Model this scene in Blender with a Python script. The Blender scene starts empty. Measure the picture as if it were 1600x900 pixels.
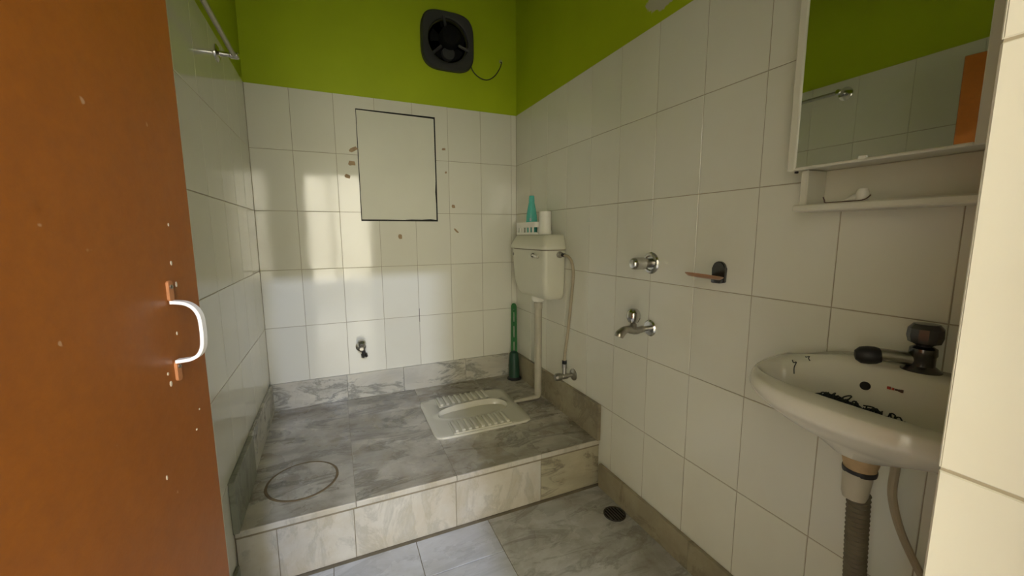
import bpy, bmesh, math, random
from mathutils import Vector, Matrix
random.seed(7)
C = bpy.context.scene.collection
scene = bpy.context.scene
T = 1.888                      # height of the top of the wall tiling above the floor
PI = math.pi

# ------------------------------------------------------------------ camera
cam_d = bpy.data.cameras.new('camera'); cam = bpy.data.objects.new('camera', cam_d); C.objects.link(cam)
cam_d.sensor_width = 36.0; cam_d.lens = 624.36 / 1600 * 36.0; cam_d.clip_start = 0.01; cam_d.clip_end = 60
R = Vector((0.91440642, -0.40475924, -0.00555457))
U = Vector((0.05899341, 0.11967373, 0.99105902))
F = Vector((0.40047556, 0.90655841, -0.13330855))
CAM = Vector((-1.0719, -2.3490, -0.7234 + T))
cam.matrix_world = Matrix(((R.x, U.x, -F.x, CAM.x), (R.y, U.y, -F.y, CAM.y), (R.z, U.z, -F.z, CAM.z), (0, 0, 0, 1)))
scene.camera = cam

# ------------------------------------------------------------------ world, exposure
w = bpy.data.worlds.new('world'); scene.world = w; w.use_nodes = True
w.node_tree.nodes['Background'].inputs[0].default_value = (0.5, 0.55, 0.6, 1)
w.node_tree.nodes['Background'].inputs[1].default_value = 0.05
vs = scene.view_settings
vs.view_transform = 'Standard'; vs.look = 'None'; vs.gamma = 1.0; vs.use_curve_mapping = False
vs.exposure = 0.0
WINDOW_STRENGTH = 9.6
SIDE_FILL_STRENGTH = 1.6  # added fill from the left for the bathroom's right wall
LAMP_POWER = 120.0
scene.cycles.use_denoising = True
scene.cycles.max_bounces = 10
scene.cycles.diffuse_bounces = 6
scene.cycles.sample_clamp_indirect = 6.0

# the hall's small wall lamp (fixture is built further down) throws the pale patch through the doorway
la = bpy.data.lights.new('hall_lamp_light', 'AREA'); la.shape = 'RECTANGLE'; la.size = 0.25; la.size_y = 0.07
la.energy = LAMP_POWER; la.color = (0.62, 0.70, 1.0)
LAMP = Vector((-0.95, -5.36, 0.96 + T))
lo = bpy.data.objects.new('hall_lamp_light', la); C.objects.link(lo)
lo.location = LAMP
lo.rotation_euler = (Vector((-0.95, 0, 0.55)) - LAMP).to_track_quat('-Z', 'Y').to_euler()

# ------------------------------------------------------------------ helpers
def tag(o, label, cat, group=None, kind=None):
    o['label'] = label
    if cat: o['category'] = cat
    if group: o['group'] = group
    if kind: o['kind'] = kind
    return o
ROOT = {}
def thing(name, label, cat, loc, group=None, kind=None):
    o = bpy.data.objects.new(name, None); C.objects.link(o); o.location = loc
    o.empty_display_size = 0.05
    ROOT[o] = Vector(loc)
    return tag(o, label, cat, group, kind)
def rootloc(o):
    while o.parent is not None: o = o.parent
    return ROOT[o]
def obj(name, bm, m, parent=None, smooth=False, mats=None, sharp=35):
    """bm is in world coordinates; it becomes ONE mesh object, local to its thing"""
    bmesh.ops.recalc_face_normals(bm, faces=bm.faces[:])
    if parent is None:
        xs = [v.co for v in bm.verts]
        base = Vector(((min(v.x for v in xs) + max(v.x for v in xs)) / 2, (min(v.y for v in xs) + max(v.y for v in xs)) / 2, min(v.z for v in xs)))
    else: base = rootloc(parent)
    bmesh.ops.translate(bm, verts=bm.verts[:], vec=-base)
    if smooth:
        for f in bm.faces: f.smooth = True
        for e in bm.edges:
            if len(e.link_faces) == 2 and e.calc_face_angle(0) > math.radians(sharp): e.smooth = False
    me = bpy.data.meshes.new(name); bm.to_mesh(me); bm.free()
    for mm in (mats or [m]): me.materials.append(mm)
    o = bpy.data.objects.new(name, me); C.objects.link(o)
    if parent is None:
        o.location = base; ROOT[o] = base
    else: o.parent = parent
    return o
def nb(): return bmesh.new()
def P(x, y, t): return Vector((x, y, t + T))
def box(bm, a, b, mi=0):
    x0, y0, z0 = a; x1, y1, z1 = b
    v = [bm.verts.new(p) for p in ((x0,y0,z0),(x1,y0,z0),(x1,y1,z0),(x0,y1,z0),(x0,y0,z1),(x1,y0,z1),(x1,y1,z1),(x0,y1,z1))]
    for q in ((3,2,1,0),(4,5,6,7),(0,1,5,4),(1,2,6,5),(2,3,7,6),(3,0,4,7)):
        f = bm.faces.new([v[i] for i in q]); f.material_index = mi
    return v
def bbox(a, b, bev=0.002, seg=1, bm=None):
    bm2 = nb(); box(bm2, a, b)
    if bev: bmesh.ops.bevel(bm2, geom=bm2.edges[:], offset=bev, segments=seg, affect='EDGES', profile=0.5)
    if bm is None: return bm2
    me = bpy.data.meshes.new('tmp'); bm2.to_mesh(me); bm2.free(); bm.from_mesh(me); bpy.data.meshes.remove(me)
    return bm
def frame_of(axis):
    a = Vector(axis).normalized()
    h = Vector((0, 0, 1)) if abs(a.z) < 0.9 else Vector((0, 1, 0))
    u = a.cross(h).normalized(); v = u.cross(a).normalized()
    return a, u, v
def lathe(bm, prof, org, axis=(0, 0, 1), seg=24, su=1.0, sv=1.0, cap=True):
    """prof: (radius, height) list along axis"""
    a, u, v = frame_of(axis); org = Vector(org); rings = []
    for r, h in prof:
        if r < 1e-6: rings.append([bm.verts.new(org + a * h)])
        else: rings.append([bm.verts.new(org + a * h + (u * math.cos(2*PI*k/seg) * su + v * math.sin(2*PI*k/seg) * sv) * r) for k in range(seg)])
    loft(bm, rings, cap)
    return bm
def loft(bm, rings, cap=True):
    for A, B in zip(rings[:-1], rings[1:]):
        if len(A) == 1 and len(B) == 1: continue
        n = max(len(A), len(B))
        for k in range(n):
            j = (k + 1) % n
            if len(A) == 1: bm.faces.new((A[0], B[k], B[j]))
            elif len(B) == 1: bm.faces.new((A[k], A[j], B[0]))
            else: bm.faces.new((A[k], A[j], B[j], B[k]))
    if cap:
        for r in (rings[0], rings[-1]):
            if len(r) > 2: bm.faces.new(r)
def smoothpath(pts, n=8):
    pts = [Vector(p) for p in pts]; out = []
    for i in range(len(pts) - 1):
        p0 = pts[max(i-1, 0)]; p1 = pts[i]; p2 = pts[i+1]; p3 = pts[min(i+2, len(pts)-1)]
        for k in range(n):
            t = k / n
            out.append(0.5 * ((2*p1) + (p2-p0)*t + (2*p0-5*p1+4*p2-p3)*t*t + (3*p1-p0-3*p2+p3)*t*t*t))
    out.append(pts[-1]); return out
def tube(bm, pts, r, seg=10, su=1.0):
    pts = [Vector(p) for p in pts]; rings = []
    rs = r if isinstance(r, (list, tuple)) else [r] * len(pts)
    prev = None
    for i, p in enumerate(pts):
        d = (pts[min(i+1, len(pts)-1)] - pts[max(i-1, 0)]).normalized()
        if prev is None: a, u, v = frame_of(d)
        else:
            u = (prev - d * prev.dot(d)).normalized(); v = u.cross(d)
        prev = u
        rings.append([bm.verts.new(p + (u*math.cos(2*PI*k/seg)*su + v*math.sin(2*PI*k/seg)) * rs[i]) for k in range(seg)])
    loft(bm, rings)
    return bm
def prism(bm, poly, org, u, v, n, depth):
    """poly of (a,b) in the plane org+a*u+b*v, extruded by depth along n"""
    org = Vector(org); u = Vector(u); v = Vector(v); n = Vector(n)
    A = [bm.verts.new(org + u*a + v*b) for a, b in poly]; B = [bm.verts.new(org + u*a + v*b + n*depth) for a, b in poly]
    loft(bm, [A, B]); return bm
def rrect(w, h, r, n=5, cx=0, cy=0):
    out = []
    for sx, sy, a0 in ((1,1,0),(-1,1,PI/2),(-1,-1,PI),(1,-1,1.5*PI)):
        for k in range(n + 1):
            a = a0 + PI/2*k/n
            out.append((cx + sx*(w/2-r) + r*math.cos(a), cy + sy*(h/2-r) + r*math.sin(a)))
    return out

# ------------------------------------------------------------------ materials
def newmat(name):
    m = bpy.data.materials.new(name); m.use_nodes = True
    nt = m.node_tree; b = nt.nodes['Principled BSDF']
    return m, nt, b
def N(nt, typ, **kw):
    n = nt.nodes.new(typ)
    for k, v in kw.items(): setattr(n, k, v)
    return n
def plain(name, col, rough=0.5, metal=0.0, var=0.06, scale=14.0, bump=0.0, spec=0.5, bscale=80):
    m, nt, b = newmat(name)
    b.inputs['Roughness'].default_value = rough; b.inputs['Metallic'].default_value = metal
    b.inputs['Specular IOR Level'].default_value = spec
    tc = N(nt, 'ShaderNodeTexCoord'); no = N(nt, 'ShaderNodeTexNoise'); no.inputs['Scale'].default_value = scale; no.inputs['Detail'].default_value = 5
    nt.links.new(tc.outputs['Object'], no.inputs['Vector'])
    mx = N(nt, 'ShaderNodeMix', data_type='RGBA')
    mx.inputs['A'].default_value = [max(c * (1 - var), 0) for c in col] + [1]; mx.inputs['B'].default_value = [c * (1 + var) for c in col] + [1]
    nt.links.new(no.outputs['Fac'], mx.inputs['Factor']); nt.links.new(mx.outputs['Result'], b.inputs['Base Color'])
    if bump:
        n2 = N(nt, 'ShaderNodeTexNoise'); n2.inputs['Scale'].default_value = bscale; n2.inputs['Detail'].default_value = 4
        nt.links.new(tc.outputs['Object'], n2.inputs['Vector'])
        bp = N(nt, 'ShaderNodeBump'); bp.inputs['Strength'].default_value = bump; bp.inputs['Distance'].default_value = 0.003
        nt.links.new(n2.outputs['Fac'], bp.inputs['Height']); nt.links.new(bp.outputs['Normal'], b.inputs['Normal'])
    return m
def mixc(nt, fac, a, b, blend='MIX'):
    mx = N(nt, 'ShaderNodeMix', data_type='RGBA', blend_type=blend)
    for s, v in (('A', a), ('B', b)):
        if isinstance(v, (tuple, list)): mx.inputs[s].default_value = list(v) + [1]
        else: nt.links.new(v, mx.inputs[s])
    if isinstance(fac, (int, float)): mx.inputs['Factor'].default_value = fac
    else: nt.links.new(fac, mx.inputs['Factor'])
    return mx.outputs['Result']
def ramp(nt, src, stops):
    r = N(nt, 'ShaderNodeValToRGB'); cr = r.color_ramp
    while len(cr.elements) < len(stops): cr.elements.new(0.5)
    for e, (p, v) in zip(cr.elements, stops): e.position = p; e.color = (v, v, v, 1)
    nt.links.new(src, r.inputs['Fac']); return r.outputs['Color']
def noise(nt, vec, scale, detail=5, rough=0.55, dist=0.0):
    n = N(nt, 'ShaderNodeTexNoise'); n.inputs['Scale'].default_value = scale; n.inputs['Detail'].default_value = detail
    n.inputs['Roughness'].default_value = rough; n.inputs['Distortion'].default_value = dist
    nt.links.new(vec, n.inputs['Vector']); return n.outputs['Fac']
def mapping(nt, vec, scale=(1,1,1), rot=(0,0,0)):
    mp = N(nt, 'ShaderNodeMapping'); mp.inputs['Scale'].default_value = scale; mp.inputs['Rotation'].default_value = rot
    nt.links.new(vec, mp.inputs['Vector']); return mp.outputs['Vector']

def tile_mat(name, col, rough=0.07):
    m, nt, b = newmat(name)
    geo = N(nt, 'ShaderNodeNewGeometry'); oi = N(nt, 'ShaderNodeObjectInfo')
    base = mixc(nt, oi.outputs['Random'], [c * 0.97 for c in col], [c * 1.02 for c in col])
    grime = ramp(nt, noise(nt, geo.outputs['Position'], 2.3, 6, 0.6), [(0.50, 0.0), (0.80, 0.35)])
    base = mixc(nt, grime, base, [col[0]*0.86, col[1]*0.80, col[2]*0.70])
    nt.links.new(base, b.inputs['Base Color'])
    rr = ramp(nt, noise(nt, geo.outputs['Position'], 9, 4), [(0.3, rough * 0.7), (0.8, rough * 2.0)])
    nt.links.new(rr, b.inputs['Roughness'])
    b.inputs['Specular IOR Level'].default_value = 0.45
    bp = N(nt, 'ShaderNodeBump'); bp.inputs['Strength'].default_value = 0.05; bp.inputs['Distance'].default_value = 0.01
    nt.links.new(noise(nt, geo.outputs['Position'], 7.0, 2), bp.inputs['Height']); nt.links.new(bp.outputs['Normal'], b.inputs['Normal'])
    return m
def marble_mat(name, light, mid, dark, stain, stain_amt=0.5, vein=0.55, rough=0.3, stretch=(1.0, 3.2, 1.6), rot=(0, 0, 0.25), warp=1.0, cscale=2.6):
    """pale marble with cloudy grey veins and ingrained brownish dirt"""
    m, nt, b = newmat(name)
    geo = N(nt, 'ShaderNodeNewGeometry'); oi = N(nt, 'ShaderNodeObjectInfo')
    cmb = N(nt, 'ShaderNodeVectorMath', operation='MULTIPLY_ADD')
    sc = N(nt, 'ShaderNodeCombineXYZ')
    for i in range(3): nt.links.new(oi.outputs['Random'], sc.inputs[i])
    nt.links.new(sc.outputs[0], cmb.inputs[0]); cmb.inputs[1].default_value = (3.7, 5.1, 2.9); nt.links.new(geo.outputs['Position'], cmb.inputs[2])
    v = mapping(nt, cmb.outputs[0], stretch, rot)
    cloud = ramp(nt, noise(nt, v, cscale, 7, 0.62, 0.6), [(0.36, 0.0), (0.68, 1.0)])
    base = mixc(nt, cloud, light, mid)
    veins = ramp(nt, noise(nt, v, 3.4, 9, 0.68, warp), [(0.50, 0.0), (0.56, vein), (0.62, 0.15), (0.75, vein)])
    base = mixc(nt, veins, base, dark)
    st = ramp(nt, noise(nt, geo.outputs['Position'], 4.2, 7, 0.65, 0.3), [(0.42, 0.0), (0.72, stain_amt)])
    base = mixc(nt, st, base, stain)
    nt.links.new(base, b.inputs['Base Color'])
    rr = ramp(nt, noise(nt, geo.outputs['Position'], 6, 5), [(0.3, rough * 0.75), (0.75, min(rough * 1.6, 1))])
    nt.links.new(rr, b.inputs['Roughness'])
    bp = N(nt, 'ShaderNodeBump'); bp.inputs['Strength'].default_value = 0.12; bp.inputs['Distance'].default_value = 0.002
    nt.links.new(noise(nt, geo.outputs['Position'], 60, 4), bp.inputs['Height']); nt.links.new(bp.outputs['Normal'], b.inputs['Normal'])
    return m
def paint_mat(name, col, rough=0.55, patch=None):
    m, nt, b = newmat(name)
    geo = N(nt, 'ShaderNodeNewGeometry')
    base = mixc(nt, ramp(nt, noise(nt, geo.outputs['Position'], 3.0, 6), [(0.3, 0.0), (0.7, 1.0)]), [c*0.93 for c in col], [c*1.05 for c in col])
    scuff = ramp(nt, noise(nt, geo.outputs['Position'], 26, 6, 0.7), [(0.66, 0.0), (0.80, 0.35)])
    base = mixc(nt, scuff, base, [c*0.6 for c in col])
    if patch:   # a place where the paint has come away from the white plaster: its own shape, in wall coordinates
        (c0, rad, pc) = patch
        d = N(nt, 'ShaderNodeVectorMath', operation='SUBTRACT'); nt.links.new(geo.outputs['Position'], d.inputs[0]); d.inputs[1].default_value = c0
        s = mapping(nt, d.outputs[0], (1/rad[0], 1/rad[1], 1/rad[2]))
        ln = N(nt, 'ShaderNodeVectorMath', operation='LENGTH'); nt.links.new(s, ln.inputs[0])
        ad = N(nt, 'ShaderNodeMath', operation='MULTIPLY_ADD'); nt.links.new(noise(nt, geo.outputs['Position'], 14, 6, 0.6), ad.inputs[0]); ad.inputs[1].default_value = 1.1; nt.links.new(ln.outputs['Value'], ad.inputs[2])
        base = mixc(nt, ramp(nt, ad.outputs[0], [(0.0, 1.0), (0.93, 1.0), (0.99, 0.0)]), base, pc)
    nt.links.new(base, b.inputs['Base Color']); b.inputs['Roughness'].default_value = rough
    b.inputs['Specular IOR Level'].default_value = 0.35
    bp = N(nt, 'ShaderNodeBump'); bp.inputs['Strength'].default_value = 0.25; bp.inputs['Distance'].default_value = 0.004
    nt.links.new(noise(nt, geo.outputs['Position'], 22, 6), bp.inputs['Height']); nt.links.new(bp.outputs['Normal'], b.inputs['Normal'])
    return m
def emit_mat(name, col, strength):
    m, nt, b = newmat(name)
    b.inputs['Base Color'].default_value = list(col) + [1]; b.inputs['Emission Color'].default_value = list(col) + [1]; b.inputs['Emission Strength'].default_value = strength
    return m

TILE = (0.735, 0.725, 0.62)
M = {}
M['tile'] = tile_mat('glazed_white_tile', TILE)
M['grout'] = plain('grey_brown_grout', (0.38, 0.335, 0.24), 0.85, var=0.25, scale=9)
M['green'] = paint_mat('lime_green_paint', (0.385, 0.485, 0.008))
M['green_r'] = paint_mat('lime_green_paint_right', (0.385, 0.485, 0.008), patch=((0, -1.20, T + 0.075), (0.3, 0.14, 0.10), (0.50, 0.48, 0.36)))
M['cream'] = plain('cream_wall_paint', (0.72, 0.68, 0.55), 0.7, var=0.04, scale=3)
M['ceil'] = plain('white_ceiling_paint', (0.75, 0.74, 0.68), 0.8, var=0.03)
M['slab'] = marble_mat('platform_marble', (0.60, 0.57, 0.49), (0.29, 0.27, 0.215), (0.095, 0.09, 0.072), (0.18, 0.14, 0.08), 0.9, 0.6, 0.25, (0.8, 2.4, 1.6), (0, 0, 0.15), 1.0, 1.7)
M['riser'] = marble_mat('riser_marble', (0.55, 0.53, 0.465), (0.46, 0.44, 0.375), (0.25, 0.24, 0.20), (0.38, 0.31, 0.18), 0.75, 0.4, 0.35, (2.2, 1.6, 1.0), (0, 0.4, 0))
M['riser_v'] = marble_mat('dark_veined_riser_marble', (0.46, 0.42, 0.30), (0.36, 0.33, 0.23), (0.09, 0.085, 0.065), (0.28, 0.23, 0.13), 0.6, 0.75, 0.35, (1.0, 1.6, 3.0), (0, -0.3, 0))
M['floor_r'] = marble_mat('dirty_shaded_floor_marble', (0.60, 0.61, 0.60), (0.43, 0.43, 0.40), (0.17, 0.165, 0.135), (0.23, 0.20, 0.135), 0.8, 0.5, 0.25)  # dirty marble, its darker tone also holds the shade beside the lamp light
M['floor'] = marble_mat('lamp_tinted_floor_marble', (0.62, 0.64, 0.67), (0.48, 0.495, 0.51), (0.29, 0.295, 0.30), (0.38, 0.36, 0.31), 0.4, 0.3, 0.22)  # bluish white base has the lamp's blue light mixed into it
M['skirt'] = marble_mat('skirting_marble', (0.60, 0.585, 0.50), (0.44, 0.43, 0.375), (0.13, 0.135, 0.12), (0.46, 0.41, 0.29), 0.5, 0.8, 0.3, (1.1, 1.0, 3.2), (0, 0.95, 0), 0.5)
M['skirt_r'] = marble_mat('stained_skirting_marble', (0.37, 0.33, 0.22), (0.30, 0.26, 0.17), (0.13, 0.11, 0.07), (0.19, 0.15, 0.085), 0.7, 0.55, 0.4, (1.0, 1.4, 1.6), (0.4, 0, 0))
M['skirt_d'] = marble_mat('greenish_skirting_marble', (0.30, 0.31, 0.24), (0.24, 0.25, 0.19), (0.12, 0.13, 0.10), (0.2, 0.18, 0.11), 0.5, 0.5, 0.4)
M['mortar'] = plain('grimy_mortar', (0.22, 0.19, 0.13), 0.9, var=0.35, scale=20)
M['ring'] = plain('brown_cement_joint', (0.17, 0.125, 0.065), 0.9, var=0.4, scale=30)
M['board'] = plain('painted_access_board', (0.68, 0.675, 0.56), 0.6, var=0.07, scale=5, bump=0.15, bscale=9)
M['void'] = plain('dark_gap', (0.012, 0.012, 0.010), 0.9)
M['glue'] = plain('dried_brown_glue', (0.36, 0.25, 0.14), 0.8, var=0.3, scale=60, bump=0.4)
M['chrome'] = plain('worn_chrome', (0.58, 0.57, 0.54), 0.16, 1.0, var=0.18, scale=40)
M['chrome_dull'] = plain('limescaled_chrome', (0.40, 0.385, 0.34), 0.32, 1.0, var=0.25, scale=50)
M['chrome_dark'] = plain('dark_tarnished_chrome', (0.13, 0.13, 0.135), 0.25, 1.0, var=0.3, scale=40)
M['knob_dark'] = plain('smoky_tap_knob', (0.10, 0.10, 0.105), 0.12, 0.6, var=0.3)
M['bar'] = plain('grimy_grate_bar', (0.09, 0.085, 0.07), 0.6, var=0.3)
M['ceramic'] = plain('white_vitreous_china', (0.72, 0.70, 0.60), 0.12, var=0.03, scale=6)
M['ceramic_old'] = plain('aged_vitreous_china', (0.60, 0.58, 0.475), 0.2, var=0.10, scale=9)
M['plastic_w'] = plain('ivory_plastic', (0.66, 0.65, 0.52), 0.35, var=0.05, scale=8)
M['plastic_c'] = plain('white_plastic', (0.80, 0.79, 0.70), 0.35, var=0.03)
M['pvc'] = plain('grimy_pvc_pipe', (0.46, 0.43, 0.33), 0.5, var=0.18, scale=16)
M['hose'] = plain('beige_flexible_hose', (0.40, 0.34, 0.23), 0.5, var=0.15, scale=30)
M['waste'] = plain('dark_corrugated_hose', (0.15, 0.13, 0.085), 0.6, var=0.25, scale=30)
M['rust'] = plain('rust_stained_fitting', (0.42, 0.30, 0.16), 0.7, var=0.4, scale=45, bump=0.3)
M['rubber'] = plain('black_rubber', (0.015, 0.015, 0.016), 0.5, var=0.3)
M['fan'] = plain('charcoal_fan_plastic', (0.035, 0.035, 0.036), 0.5, var=0.15)
M['fan_in'] = plain('greenish_metal_fan_ring', (0.10, 0.105, 0.035), 0.4, 0.3, var=0.3)
M['fan_black'] = plain('flat_black_fan', (0.005, 0.005, 0.005), 0.75, spec=0.15)
M['brush_green'] = plain('green_plastic', (0.004, 0.120, 0.010), 0.5, var=0.1, spec=0.25)
M['brush_dark'] = plain('dark_green_bristle_cup', (0.010, 0.055, 0.028), 0.5, var=0.3)
M['teal'] = plain('teal_bottle_plastic', (0.10, 0.47, 0.40), 0.22, var=0.08)
M['label_dark'] = plain('dark_bottle_print', (0.02, 0.06, 0.12), 0.4)
M['label_pale'] = plain('pale_bottle_print', (0.45, 0.48, 0.55), 0.4)
M['cabinet'] = plain('yellowed_white_plastic', (0.68, 0.665, 0.55), 0.35, var=0.04)
M['mirror'] = plain('mirror_silver', (0.86, 0.87, 0.84), 0.015, 1.0, var=0.01)
M['handle_w'] = plain('chipped_white_enamel', (0.82, 0.80, 0.74), 0.35, var=0.15, scale=60)
M['copper'] = plain('copper_brown_tray', (0.33, 0.17, 0.09), 0.35, var=0.3, scale=40)
M['red'] = plain('red_print', (0.45, 0.05, 0.03), 0.4)
M['dark_print'] = plain('brown_print', (0.10, 0.05, 0.03), 0.5)
M['black_thread'] = plain('blackish_green_thread', (0.012, 0.018, 0.016), 0.7, var=0.3)
M['window_glow'] = emit_mat('daylit_frosted_pane', (1.0, 0.94, 0.77), WINDOW_STRENGTH)
M['side_fill'] = emit_mat('side_fill_pane', (1.0, 0.95, 0.78), SIDE_FILL_STRENGTH)  # glow of the added fill panel, no known source
M['lamp_glow'] = emit_mat('lamp_diffuser', (0.85, 0.93, 1.0), 4.0)
M['plate'] = plain('overpainted_handle_plate', (0.42, 0.17, 0.06), 0.5, var=0.3, scale=80)
M['wood'] = plain('brown_wood', (0.16, 0.075, 0.03), 0.5, var=0.2, scale=8)
M['paint_chip'] = plain('bare_paint_chip', (0.66, 0.56, 0.40), 0.7, var=0.2)

def door_mat():
    m, nt, b = newmat('orange_brown_door_enamel')
    geo = N(nt, 'ShaderNodeNewGeometry')
    v = mapping(nt, geo.outputs['Position'], (1, 1, 0.22))
    base = mixc(nt, ramp(nt, noise(nt, v, 3.2, 6, 0.6, 0.5), [(0.3, 0), (0.7, 1)]), (0.25, 0.074, 0.007), (0.335, 0.105, 0.009))
    base = mixc(nt, ramp(nt, noise(nt, geo.outputs['Position'], 60, 5, 0.7), [(0.35, 0), (0.75, 0.35)]), base, (0.16, 0.05, 0.010))
    base = mixc(nt, ramp(nt, noise(nt, geo.outputs['Position'], 42, 2, 0.5), [(0.76, 0), (0.79, 0.55)]), base, (0.55, 0.36, 0.20))
    nt.links.new(base, b.inputs['Base Color']); b.inputs['Roughness'].default_value = 0.42
    bp = N(nt, 'ShaderNodeBump'); bp.inputs['Strength'].default_value = 0.2; bp.inputs['Distance'].default_value = 0.003
    nt.links.new(noise(nt, geo.outputs['Position'], 40, 5), bp.inputs['Height']); nt.links.new(bp.outputs['Normal'], b.inputs['Normal'])
    return m
M['door'] = door_mat()
M['bare'] = plain('bare_greenish_plaster', (0.34, 0.38, 0.13), 0.8, var=0.2)

# ------------------------------------------------------------------ room shell
XL = -1.422; YF = -2.2215; YO = -2.365; XJ = -0.665; HEAD = -0.085; CEIL = 2.85
HX0, HX1, HY0, HZ = -2.7, 1.3, -5.60, 3.45          # the hall behind the camera
G = 0.0013      # depth of the joints behind the tile faces
def wallbox(name, label, parts, mats):
    bm = nb()
    for a, b, mi in parts: box(bm, a, b, mi)
    o = obj(name, bm, None, mats=mats)
    return tag(o, label, 'wall', kind='structure')
w_back = wallbox('wall_back', 'back bathroom wall, white tiles below and lime green paint above', [((XL-.15, G, -.05), (.15, .15, T-.001), 0), ((XL-.15, .003, T-.001), (.15, .15, CEIL), 1)], [M['grout'], M['green']])
w_right = wallbox('wall_right', 'right bathroom wall with white tiles carrying the basin and taps', [((G, YO, -.05), (.15, .15, T-.001), 0), ((.003, YO, T-.001), (.15, .15, CEIL), 1)], [M['grout'], M['green_r']])
w_left = wallbox('wall_left', 'left bathroom wall of glossy white tiles behind the open door', [((XL-.15, YO, -.05), (XL-G, .15, T-.001), 0), ((XL-.15, YO, T-.001), (XL-.003, .15, CEIL), 1)], [M['grout'], M['green']])
w_front = wallbox('wall_front', 'tiled stub wall at the doorway beside the basin', [((XJ+G, YO, -.05), (.15, YF-G, T-.001), 0), ((XJ+G, YO, T-.001), (.15, YF-.003, CEIL), 1), ((XL-.15, YO, T+HEAD), (XJ+G, YF-.003, CEIL), 1)], [M['grout'], M['green']])
tag(obj('ceiling', bbox((XL-.15, YO, CEIL), (.15, .15, CEIL+.1), 0), M['ceil']), 'flat white bathroom ceiling', 'ceiling', kind='structure')

TM = {}
def tile_mesh(w, h, cut=None):
    key = (round(w, 4), round(h, 4))
    if cut is None and key in TM: return TM[key]
    bm = nb(); d = 0.006
    if cut is None:
        box(bm, (-w/2, 0, -h/2), (w/2, d, h/2))
        fr = [e for e in bm.edges if all(abs(v.co.y) < 1e-6 for v in e.verts)]
        bmesh.ops.bevel(bm, geom=fr, offset=0.0009, segments=1, affect='EDGES')
    else:
        for (a0, b0, a1, b1) in cut: box(bm, (a0, 0, b0), (a1, d, b1))
        bmesh.ops.remove_doubles(bm, verts=bm.verts[:], dist=1e-5)
    bmesh.ops.recalc_face_normals(bm, faces=bm.faces[:])
    me = bpy.data.meshes.new('tile'); bm.to_mesh(me); bm.free(); me.materials.append(M['tile'])
    if cut is None: TM[key] = me
    return me
def subtract(r, h):
    a0, b0, a1, b1 = r; c0, d0, c1, d1 = h
    if c0 >= a1 or c1 <= a0 or d0 >= b1 or d1 <= b0: return None
    out = []
    if d1 < b1: out.append((a0, d1, a1, b1))
    if d0 > b0: out.append((a0, b0, a1, d0))
    m0, m1 = max(b0, d0), min(b1, d1)
    if c0 > a0: out.append((a0, m0, c0, m1))
    if c1 < a1: out.append((c1, m0, a1, m1))
    return out
def tiling(parent, org, u, inward, cols, rows, hole=None, gap=0.0024, jit=0.0022, gapx=0.0020):
    """tiles on the plane org + a*u + t*Z ; inward points into the wall"""
    u = Vector(u); inn = Vector(inward); zz = Vector((0, 0, 1))
    rotm = Matrix((u, inn, zz)).transposed()
    if rotm.determinant() < 0: u = -u; rotm = Matrix((u, inn, zz)).transposed(); flip = -1
    else: flip = 1
    base = rootloc(parent)
    for a0, a1 in zip(cols[:-1], cols[1:]):
        a0, a1 = min(a0, a1), max(a0, a1)
        for b1, b0 in zip(rows[:-1], rows[1:]):
            r = (a0 + gapx/2, b0 + gap/2, a1 - gapx/2, b1 - gap/2)
            w, h = r[2]-r[0], r[3]-r[1]; cx, cz = (r[0]+r[2])/2, (r[1]+r[3])/2
            if w < 0.006 or h < 0.006: continue
            cut = None
            if hole:
                cut = subtract(r, hole)
                if cut == []: continue
                if cut: cut = [(flip*(c[0]-cx), c[1]-cz, flip*(c[2]-cx), c[3]-cz) for c in cut]; cut = [(min(c[0], c[2]), c[1], max(c[0], c[2]), c[3]) for c in cut]
            me = tile_mesh(w, h, cut)
            o = bpy.data.objects.new('tile', me); C.objects.link(o); o.parent = parent
            loc = Vector(org) + Vector((flip*u.x, flip*u.y, flip*u.z)) * cx + zz * cz
            cl = lambda: max(-1.6*jit, min(1.6*jit, random.gauss(0, jit)))
            j = Matrix.Rotation(cl(), 3, 'X') @ Matrix.Rotation(cl(), 3, 'Z')
            if cut: j = Matrix.Identity(3)
            o.matrix_local = Matrix.Translation(loc - base) @ (rotm @ j).to_4x4()
ROWS5 = [0, -.3, -.6, -.9, -1.2, -1.5]
HOLE = (-.929, -.647, -.507, -.063)
XS = [XL, -1.235, -1.035, -.835, -.635, -.435, -.235, -.035, 0.0]
tiling(w_back, (0, 0, T), (1, 0, 0), (0, 1, 0), XS, ROWS5, HOLE)
YS = [0] + [-.2*k for k in range(1, 11)] + [-2.2, YF]
tiling(w_right, (0, 0, T), (0, 1, 0), (1, 0, 0), YS[:-2] + [YF], ROWS5 + [-1.8])
tiling(w_left, (XL, 0, T), (0, 1, 0), (-1, 0, 0), [0] + [-.2*k for k in range(1, 12)] + [YO+.005], ROWS5 + [-1.8], jit=0.0005, gapx=0.0008)
tiling(w_front, (0, YF, T), (1, 0, 0), (0, -1, 0), [0, -.2, -.4, -.6, XJ], ROWS5 + [-1.8])
tiling(w_front, (XJ, 0, T), (0, 1, 0), (1, 0, 0), [YF, YO], ROWS5 + [-1.8])

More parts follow.
